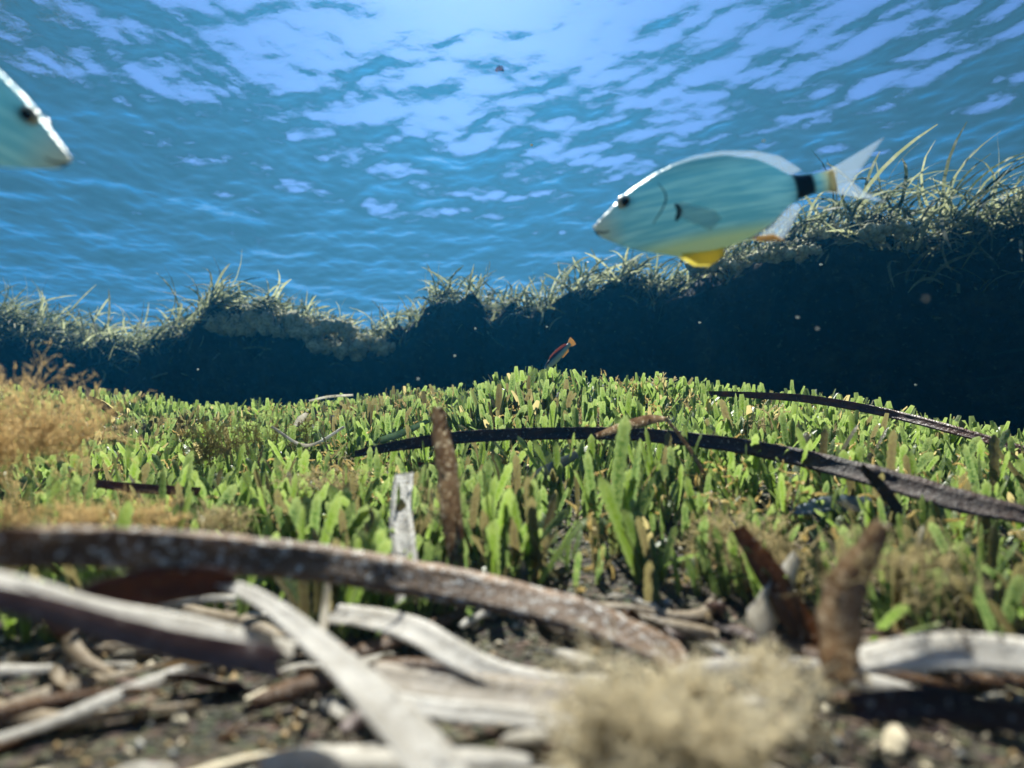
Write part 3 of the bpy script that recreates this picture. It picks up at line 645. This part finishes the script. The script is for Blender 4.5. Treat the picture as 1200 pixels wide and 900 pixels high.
def simple(name, c, rough=.4, metal=0., trans=0., alpha=0.):
    m = M(name); v = m.coord(); n = m.noise(v, 20, 3); col = m.mix(m.math('MULTIPLY', n, .4), c, tuple(k*.6 for k in c))
    sh = m.pr(col, rough, metal, trans=trans)
    if alpha:
        t_ = m.n('ShaderNodeBsdfTransparent'); z = m.n('ShaderNodeMixShader'); z.inputs[0].default_value = alpha; m.l(sh, z.inputs[1]); m.l(t_.outputs[0], z.inputs[2]); sh = z.outputs[0]
    return m.done(sh)
MB = mat_bream(); MEYE = simple('eye_ring', (.62, .60, .42), .25); MPUP = simple('pupil', (.004, .004, .006), .1)
MFIN = simple('fin_membrane', (.48, .60, .74), .4, trans=.6, alpha=.7); MYEL = simple('yellow_fin', (.85, .74, .16), .5, trans=.7, alpha=.25); MORG = simple('amber_fin', (.78, .48, .16), .5, trans=.5, alpha=.15)
MORG2 = simple('pale_amber_fin', (.85, .80, .62), .5, trans=.6, alpha=.5); MDK = simple('dark_mark', (.02, .05, .07), .5)
# outline traced in the fish's own plane: x from snout to tail root (0..1), z across
A0 = np.array([45., 400.]); A1 = np.array([945., 228.]); LN = np.linalg.norm(A1-A0); ax = (A1-A0)/LN; az = np.array([ax[1], -ax[0]])
def fr2(p): q = np.array(p, float)-A0; return (q@ax/LN, q@az/LN)
up = [fr2(p) for p in [(45, 396), (70, 370), (110, 330), (170, 272), (260, 212), (330, 178), (400, 156), (520, 138), (640, 150), (700, 172), (760, 203), (800, 210), (860, 205), (915, 190), (945, 183)]]
lo = [fr2(p) for p in [(47, 410), (70, 432), (150, 465), (250, 488), (350, 503), (450, 494), (520, 476), (620, 436), (700, 385), (760, 325), (800, 298), (860, 275), (915, 268), (945, 270)]]
up = [(x, z if z > .001 else .004) for x, z in up]; ux, uz = zip(*sorted(up)); lx, lz = zip(*sorted(lo))
def make_bream(scale, label, group):
    e = empty('sea_bream'); tag(e, label, 'fish', group)
    nx, nc = 60, 24; V = []
    for i in range(nx):
        s = (i/(nx-1)); x = s**1.15
        zu, zl = float(np.interp(x, ux, uz)), float(np.interp(x, lx, lz))
        if x < .01: zu, zl = zu*.3+.005, zl*.3-.002
        mid = (zu+zl)/2; hh = (zu-zl)/2
        wd = hh*np.interp(x, [0, .08, .3, .6, .85, 1], [.75, .62, .50, .42, .38, .16])
        for j in range(nc):
            a = 2*math.pi*j/nc; ca, sa = math.cos(a), math.sin(a)
            V.append((x, wd*np.sign(ca)*abs(ca)**.9, mid+hh*np.sign(sa)*abs(sa)**1.05))
    F = [tuple(int(k) for k in f) for f in gridfaces(nx, nc, True)]+[tuple(range(nc)), tuple(reversed(range((nx-1)*nc, nx*nc)))]
    body = obj('body', mesh('body', V, F, MB), e)
    sm = body.modifiers.new('round', 'SUBSURF'); sm.levels = 1; sm.render_levels = 1
    def halfw(x, z):
        zu, zl = float(np.interp(x, ux, uz)), float(np.interp(x, lx, lz)); mid = (zu+zl)/2; hh = (zu-zl)/2
        wd = hh*np.interp(x, [0, .08, .3, .6, .85, 1], [.75, .62, .50, .42, .38, .16]); q = min(.99, abs((z-mid)/hh)); return wd*math.sqrt(1-q*q)
    def fin(name, outline, mat, th=.0035, par=None, yoff=0., rot=None):
        """a rayed fin: base edge points and tip edge points, ridged across"""
        b, t = outline; n = 33; V = []; rows = 5
        for i in range(n):
            f = i/(n-1); B = np.array([np.interp(f, np.linspace(0, 1, len(b)), [p[k] for p in b]) for k in (0, 1)]); T = np.array([np.interp(f, np.linspace(0, 1, len(t)), [p[k] for p in t]) for k in (0, 1)])
            for r in range(rows):
                g = r/(rows-1); q = B+(T-B)*g; d_ = th*(1-.75*g)*(1.5 if i % 2 else .6)
                V += [(q[0], yoff+d_, q[1]), (q[0], yoff-d_, q[1])]
        F = []
        k = rows*2
        for i in range(n-1):
            for r in range(rows-1):
                a = i*k+2*r; F += [(a, a+2, a+2+k, a+k), (a+1, a+1+k, a+3+k, a+3)]
            a = i*k+2*(rows-1); F.append((a, a+1, a+1+k, a+k))
        o = obj(name, mesh(name, V, F, mat), par or e); return o
    D = fr2
    fin('dorsal_fin', ([D(p) for p in [(330, 182), (430, 156), (520, 142), (640, 154), (720, 184), (775, 210)]], [D(p) for p in [(325, 176), (420, 140), (520, 122), (645, 120), (740, 138), (820, 188)]]), MFIN)
    fin('tail_fin', ([D(p) for p in [(935, 182), (945, 215), (945, 240), (930, 272)]], [D(p) for p in [(1148, 62), (1060, 170), (1015, 232), (1060, 268), (1140, 306)]]), MFIN)
    fin('tail_root', ([D(p) for p in [(915, 192), (915, 266)]], [D(p) for p in [(955, 176), (950, 225), (955, 274)]]), MORG2, .010)
    fin('anal_fin', ([D(p) for p in [(620, 432), (680, 396), (735, 350), (780, 312)]], [D(p) for p in [(655, 446), (735, 446), (770, 400), (815, 318)]]), MFIN)
    fin('anal_spine_edge', ([D(p) for p in [(620, 434), (700, 424)]], [D(p) for p in [(650, 448), (742, 444)]]), MORG, .005)
    for s_ in (1, -1):
        p = fin('pelvic_fin', ([D(p) for p in [(345, 495), (400, 492), (470, 484), (510, 474)]], [D(p) for p in [(375, 512), (410, 534), (465, 535), (505, 508)]]), MYEL, .004, yoff=.018*s_)
        q = D((322, 352)); y0 = halfw(*q)
        # pectoral fin lies back along the flank
        pf = []
        n = 17; V = []
        for i in range(n):
            f = i/(n-1); a0 = D((322, 340+50*f)); a1 = D((470-60*abs(f-.4), 372+62*f))
            for r in range(5):
                g = r/4; x = a0[0]+(a1[0]-a0[0])*g; z = a0[1]+(a1[1]-a0[1])*g; V.append((x, s_*(halfw(x, z)+.004+.010*g+(.0012 if i % 2 else 0)), z))
        o = obj('pectoral_fin', mesh('pectoral_fin', V, [tuple(int(k) for k in f) for f in gridfaces(n, 5)], MFIN2), e)
        so_ = o.modifiers.new('thick', 'SOLIDIFY'); so_.thickness = .002
        def curve_mark(name, pts, r, mat):
            n = 18; V = []; C = catmull([Vector((*D(p), 0)) for p in pts], n)
            for i, c in enumerate(C):
                x, z = c.x, c.y; y = halfw(x, z); rr = r*math.sin(math.pi*(i+.6)/(n+.2))**.5
                tg = (C[min(i+1, n-1)]-C[max(i-1, 0)]).normalized(); sx, sz_ = -tg.y, tg.x
                for k in range(6):
                    th = 2*math.pi*k/6; V.append((x+sx*math.cos(th)*rr, s_*(y+math.sin(th)*rr*.45), z+sz_*math.cos(th)*rr))
            obj(name, mesh(name, V, [tuple(int(k) for k in f) for f in gridfaces(n, 6, True)]+[tuple(range(6)), tuple(range(n*6-6, n*6))], mat), e)
        curve_mark('gill_opening', [(262, 262), (282, 310), (272, 352), (236, 408)], .0028, MDK)
        curve_mark('fin_base_spot', [(312, 342), (326, 368), (314, 400)], .011, MDK)
        curve_mark('mouth', [(50, 412), (74, 422), (96, 420)], .004, MDK)
        # eye
        q = D((150, 325)); y0 = halfw(*q)
        for nm, r_, off, mt in (('eye', .031, 0., MEYE), ('pupil', .0175, .013, MPUP)):
            V = []
            for a in range(9):
                th = math.pi*a/8
                for b in range(18):
                    ph = 2*math.pi*b/18; V.append((r_*math.sin(th)*math.cos(ph), r_*.42*math.cos(th), r_*math.sin(th)*math.sin(ph)))
            F = [tuple(int(k) for k in f) for f in gridfaces(9, 18, True)]
            if nm == 'eye': ey = obj('eye', mesh('eye', V, F, mt), e, (q[0], s_*(y0-.006), q[1]))
            else: obj('pupil', mesh('pupil', V, F, mt), ey, (0, s_*off*.7, 0))
    e.scale = (scale,)*3
    return e
MFIN2 = simple('clear_fin', (.5, .6, .6), .4, trans=.4, alpha=.75)
def fish_axes(e, Pn, X_, roll):
    Y0 = Vector((0, 0, 1)).cross(X_).normalized(); v = (Pn-Vector((0, 0, CZ))).normalized()
    if v.dot(Y0) < 0: v = -v
    Y_ = Y0.lerp((v-X_*v.dot(X_)).normalized(), roll).normalized()
    e.rotation_euler = Matrix((X_, Y_, X_.cross(Y_))).transposed().to_euler()
def place_fish(e, nose, tail, roll=.4):
    Pn, Pt = at(*nose), at(*tail); X_ = (Pt-Pn).normalized(); Zg = Vector((0, 0, 1)); Y_ = Zg.cross(X_).normalized(); Z_ = X_.cross(Y_)
    Rm = Matrix((X_, Y_, Z_)).transposed()
    fish_axes(e, Pn, X_, roll); e.location = Pn; s = (Pt-Pn).length; e.scale = (s, s, s)
f = make_bream(1, 'large teal silver sea bream with black tail band swimming left above the bank', None); place_fish(f, (695, 267, .285), (978, 212, .292))
f = make_bream(1, 'blurred head of a close sea bream entering at the left edge', None); 
Pn = at(84, 188, .19); f.location = Pn; X_ = Vector((-.80, -.42, .30)).normalized(); fish_axes(f, Pn, X_, .75); f.scale = (.124,)*3

# small wrasse nosing down to the turf
def wrasse(nose, tail, label):
    e = empty('small_wrasse'); tag(e, label, 'fish'); nx, nc = 30, 12; V = []
    for i in range(nx):
        x = i/(nx-1); hh = np.interp(x, [0, .05, .2, .45, .8, .9], [.008, .035, .07, .085, .05, .04]); wd = hh*.55
        for j in range(nc): a = 2*math.pi*j/nc; V.append((x*.9, wd*math.cos(a), hh*math.sin(a)))
    m = M('wrasse_skin'); v = m.coord(); s = m.n('ShaderNodeSeparateXYZ'); m.l(v, s.inputs[0])
    st = m.math('MULTIPLY', m.ramp(m.math('ADD', s.outputs[2], .5), [(.525, 0.), (.545, 1.)]), m.ramp(m.math('ADD', s.outputs[2], .5), [(.575, 1.), (.59, 0.)]))
    c = m.mix(m.ramp(m.math('ADD', s.outputs[2], .5), [(.45, 0.), (.53, 1.)]), (.66, .66, .5), (.16, .26, .26)); c = m.mix(st, c, (.01, .01, .015))
    c = m.mix(m.ramp(m.math('ADD', s.outputs[2], .5), [(.59, 0.), (.60, 1.)]), c, (.62, .18, .10))
    sk = m.done(m.pr(c, .4)); obj('body', mesh('body', V, [tuple(int(k) for k in f_) for f_ in gridfaces(nx, nc, True)]+[tuple(range(nc))], sk), e)
    def flat(name, pts, mt):
        n = len(pts); V = [(x, .006, z) for x, z in pts]+[(x, -.006, z) for x, z in pts]
        F = [tuple(range(n)), tuple(reversed(range(n, 2*n)))]+[(i, (i+1) % n, n+(i+1) % n, n+i) for i in range(n)]
        return obj(name, mesh(name, V, F, mt, False), e)
    flat('tail_fin', [(.87, -.045), (.87, .045), (.95, .08), (1.02, .09), (1.04, 0), (1.02, -.09), (.95, -.08)], MORG)
    flat('dorsal_fin', [(.2, .06), (.3, .10), (.5, .115), (.7, .10), (.8, .08), (.82, .035), (.5, .07)], MRED)
    flat('anal_fin', [(.5, -.06), (.55, -.10), (.75, -.09), (.8, -.035)], MORG)
    for s_ in (1, -1):
        V = [(.012*math.sin(t)*math.cos(p), .006*math.cos(t), .012*math.sin(t)*math.sin(p)) for t in np.linspace(0, math.pi, 6) for p in np.linspace(0, 2*math.pi, 9)[:-1]]
        obj('eye', mesh('eye', V, gridfaces(6, 8, True), MPUP), e, (.09, s_*.032, .025))
    place_fish(e, nose, tail)
MRED = simple('red_fin', (.65, .22, .14), .4, trans=.4)
wrasse((638, 433, .92), (671, 400, .96), 'small striped wrasse with orange tail nosing down to the turf crest')

# ------------------------------------------------------------------ drifting bits
o = strap('floating_scrap', [(581, 83, 2.2), (586, 80, 2.2), (590, 83, 2.2)], [4, 8, 4], mat_leaf('orange_scrap', (.05, .02, .01), (.5, .2, .03), (.5, .4, .1), .4), 'tiny orange and black scrap drifting below the surface', 'drifting scrap', n=12, cup=.6)
def mat_mote():
    m = M('drifting_mote'); v = m.coord(); n = m.noise(v, 900, 2); return m.done(m.pr(m.mix(n, (.5, .5, .45), (.8, .8, .75)), .6, trans=.5))
MM = mat_mote(); pm = pebble_mesh('drifting_mote', 3, MM, .8)
for q in [(958, 385, .3), (935, 372, .34), (1085, 350, .17), (962, 310, .6), (533, 417, .5), (490, 444, .4), (895, 165, .3), (1073, 451, .5), (623, 170, .5), (557, 385, .6), (820, 378, .6), (232, 433, .6), (641, 383, .55), (1180, 560, .3)]:
    o = obj('drifting_mote', pm, loc=at(*q)); s_ = .0009*q[2]/.3*rng.uniform(.6, 1.1); o.scale = (s_,)*3; tag(o, 'tiny pale speck drifting in the water', 'speck', 'specks drifting in the water')

# ------------------------------------------------------------------ the water itself
def box(x0, x1, y0, y1, z0, z1):
    V = [(x, y, z) for x in (x0, x1) for y in (y0, y1) for z in (z0, z1)]
    return V, [(0, 1, 3, 2), (4, 6, 7, 5), (0, 4, 5, 1), (2, 3, 7, 6), (0, 2, 6, 4), (1, 5, 7, 3)]
m = M('water_haze'); pv = m.n('ShaderNodeVolumePrincipled'); pv.inputs['Color'].default_value = (.02, .36, .82, 1)
pv.inputs['Density'].default_value = HAZE; pv.inputs['Anisotropy'].default_value = .6; m.l(pv.outputs[0], m.out.inputs['Volume'])
V, F = box(-64, 64, -64, 66, -7.4, WATER_Z+.25)
o = obj('haze', mesh('haze', V, F, m.m, False)); tag(o, 'clear blue sea water thickening with distance', kind='stuff')

# ------------------------------------------------------------------ labels that single each repeat out
ORD = ['first', 'second', 'third', 'fourth', 'fifth', 'sixth', 'seventh', 'eighth', 'ninth', 'tenth', 'eleventh', 'twelfth', 'thirteenth', 'fourteenth', 'fifteenth', 'sixteenth', 'seventeenth', 'eighteenth', 'nineteenth', 'twentieth']
ORD += ['twenty-'+q for q in ORD[:9]]+['thirtieth']
def project(p):
    t = p.y*CP+(p.z-CZ)*SP
    return (600+FPX*p.x/t, 450-FPX*((p.z-CZ)*CP-p.y*SP)/t) if t > .01 else (9999, 9999)
def zoned(prefix, xz, yz, words):
    cells = {}
    for o in list(COL.objects):
        if o.parent is None and o.name.split('.')[0] == prefix and o.get('group') and 'category' in o:
            key0 = words(o)
            if key0 is None: continue
            x, y = project(o.location)
            a = next((n for lim, n in xz if x < lim), xz[-1][1]); b = next((n for lim, n in yz if y < lim), yz[-1][1])
            cells.setdefault((key0, b, a), []).append((x, o))
    for (k, b, a), L_ in cells.items():
        L_.sort(key=lambda q: q[0])
        for i, (x, o) in enumerate(L_):
            num = '' if len(L_) == 1 else (ORD[i]+' from the left, ' if i < 30 else 'far right, ')
            o['label'] = f'{num}{k} {b} {a}'.replace('  ', ' ').strip()
XZ = [(330, 'near the left edge'), (510, 'left of the rusty stub'), (660, 'right of the rusty stub'), (850, 'before the leaning dark leaf'), (9e9, 'right of the brown stub')]
zoned('seaweed_tuft', XZ, [(545, 'back row'), (580, 'third row'), (620, 'second row'), (9e9, 'front row')],
      lambda o: None if 'leaf strip' in o['label'] or 'large fan' in o['label'] else ('full green tuft' if len(o.children) >= 7 else 'thin green tuft'))
zoned('seagrass_tuft', [(160, 'at the far left'), (270, 'left of the hump'), (400, 'on the left hump'), (540, 'in the dip'), (700, 'before the fish'), (900, 'below the fish'), (9e9, 'right of the fish tail')], [(9e9, 'on the skyline')],
      lambda o: 'long leaved seagrass tuft' if 'long leaved' in o['label'] else 'arching seagrass tuft')
XF = [(300, 'at the far left'), (520, 'by the steep strap'), (720, 'in the middle'), (9e9, 'at the right')]
YF = [(730, 'behind the straps'), (820, 'among the straps'), (9e9, 'at the bottom edge')]
zoned('dead_leaf', XF, YF, lambda o: o['label'].split(' leaf strip')[0].replace(' coloured', '')+' leaf strip')
zoned('leaf_scrap', XF, YF, lambda o: 'pale leaf scrap' if 'pale' in o['label'] else 'dark leaf scrap')
zoned('debris_shard', XF, YF, lambda o: o['label'].split(' elongated')[0]+' long shard')
zoned('pebble', XF, YF, lambda o: o['label'].split(' ')[0]+' pebble')
MZ = [(580, 'left of the wrasse'), (860, 'below the large fish'), (9e9, 'near the far right')]
zoned('drifting_mote', MZ, [(260, 'in the blue water'), (9e9, 'before the dark bank')], lambda o: 'pale drifting speck')
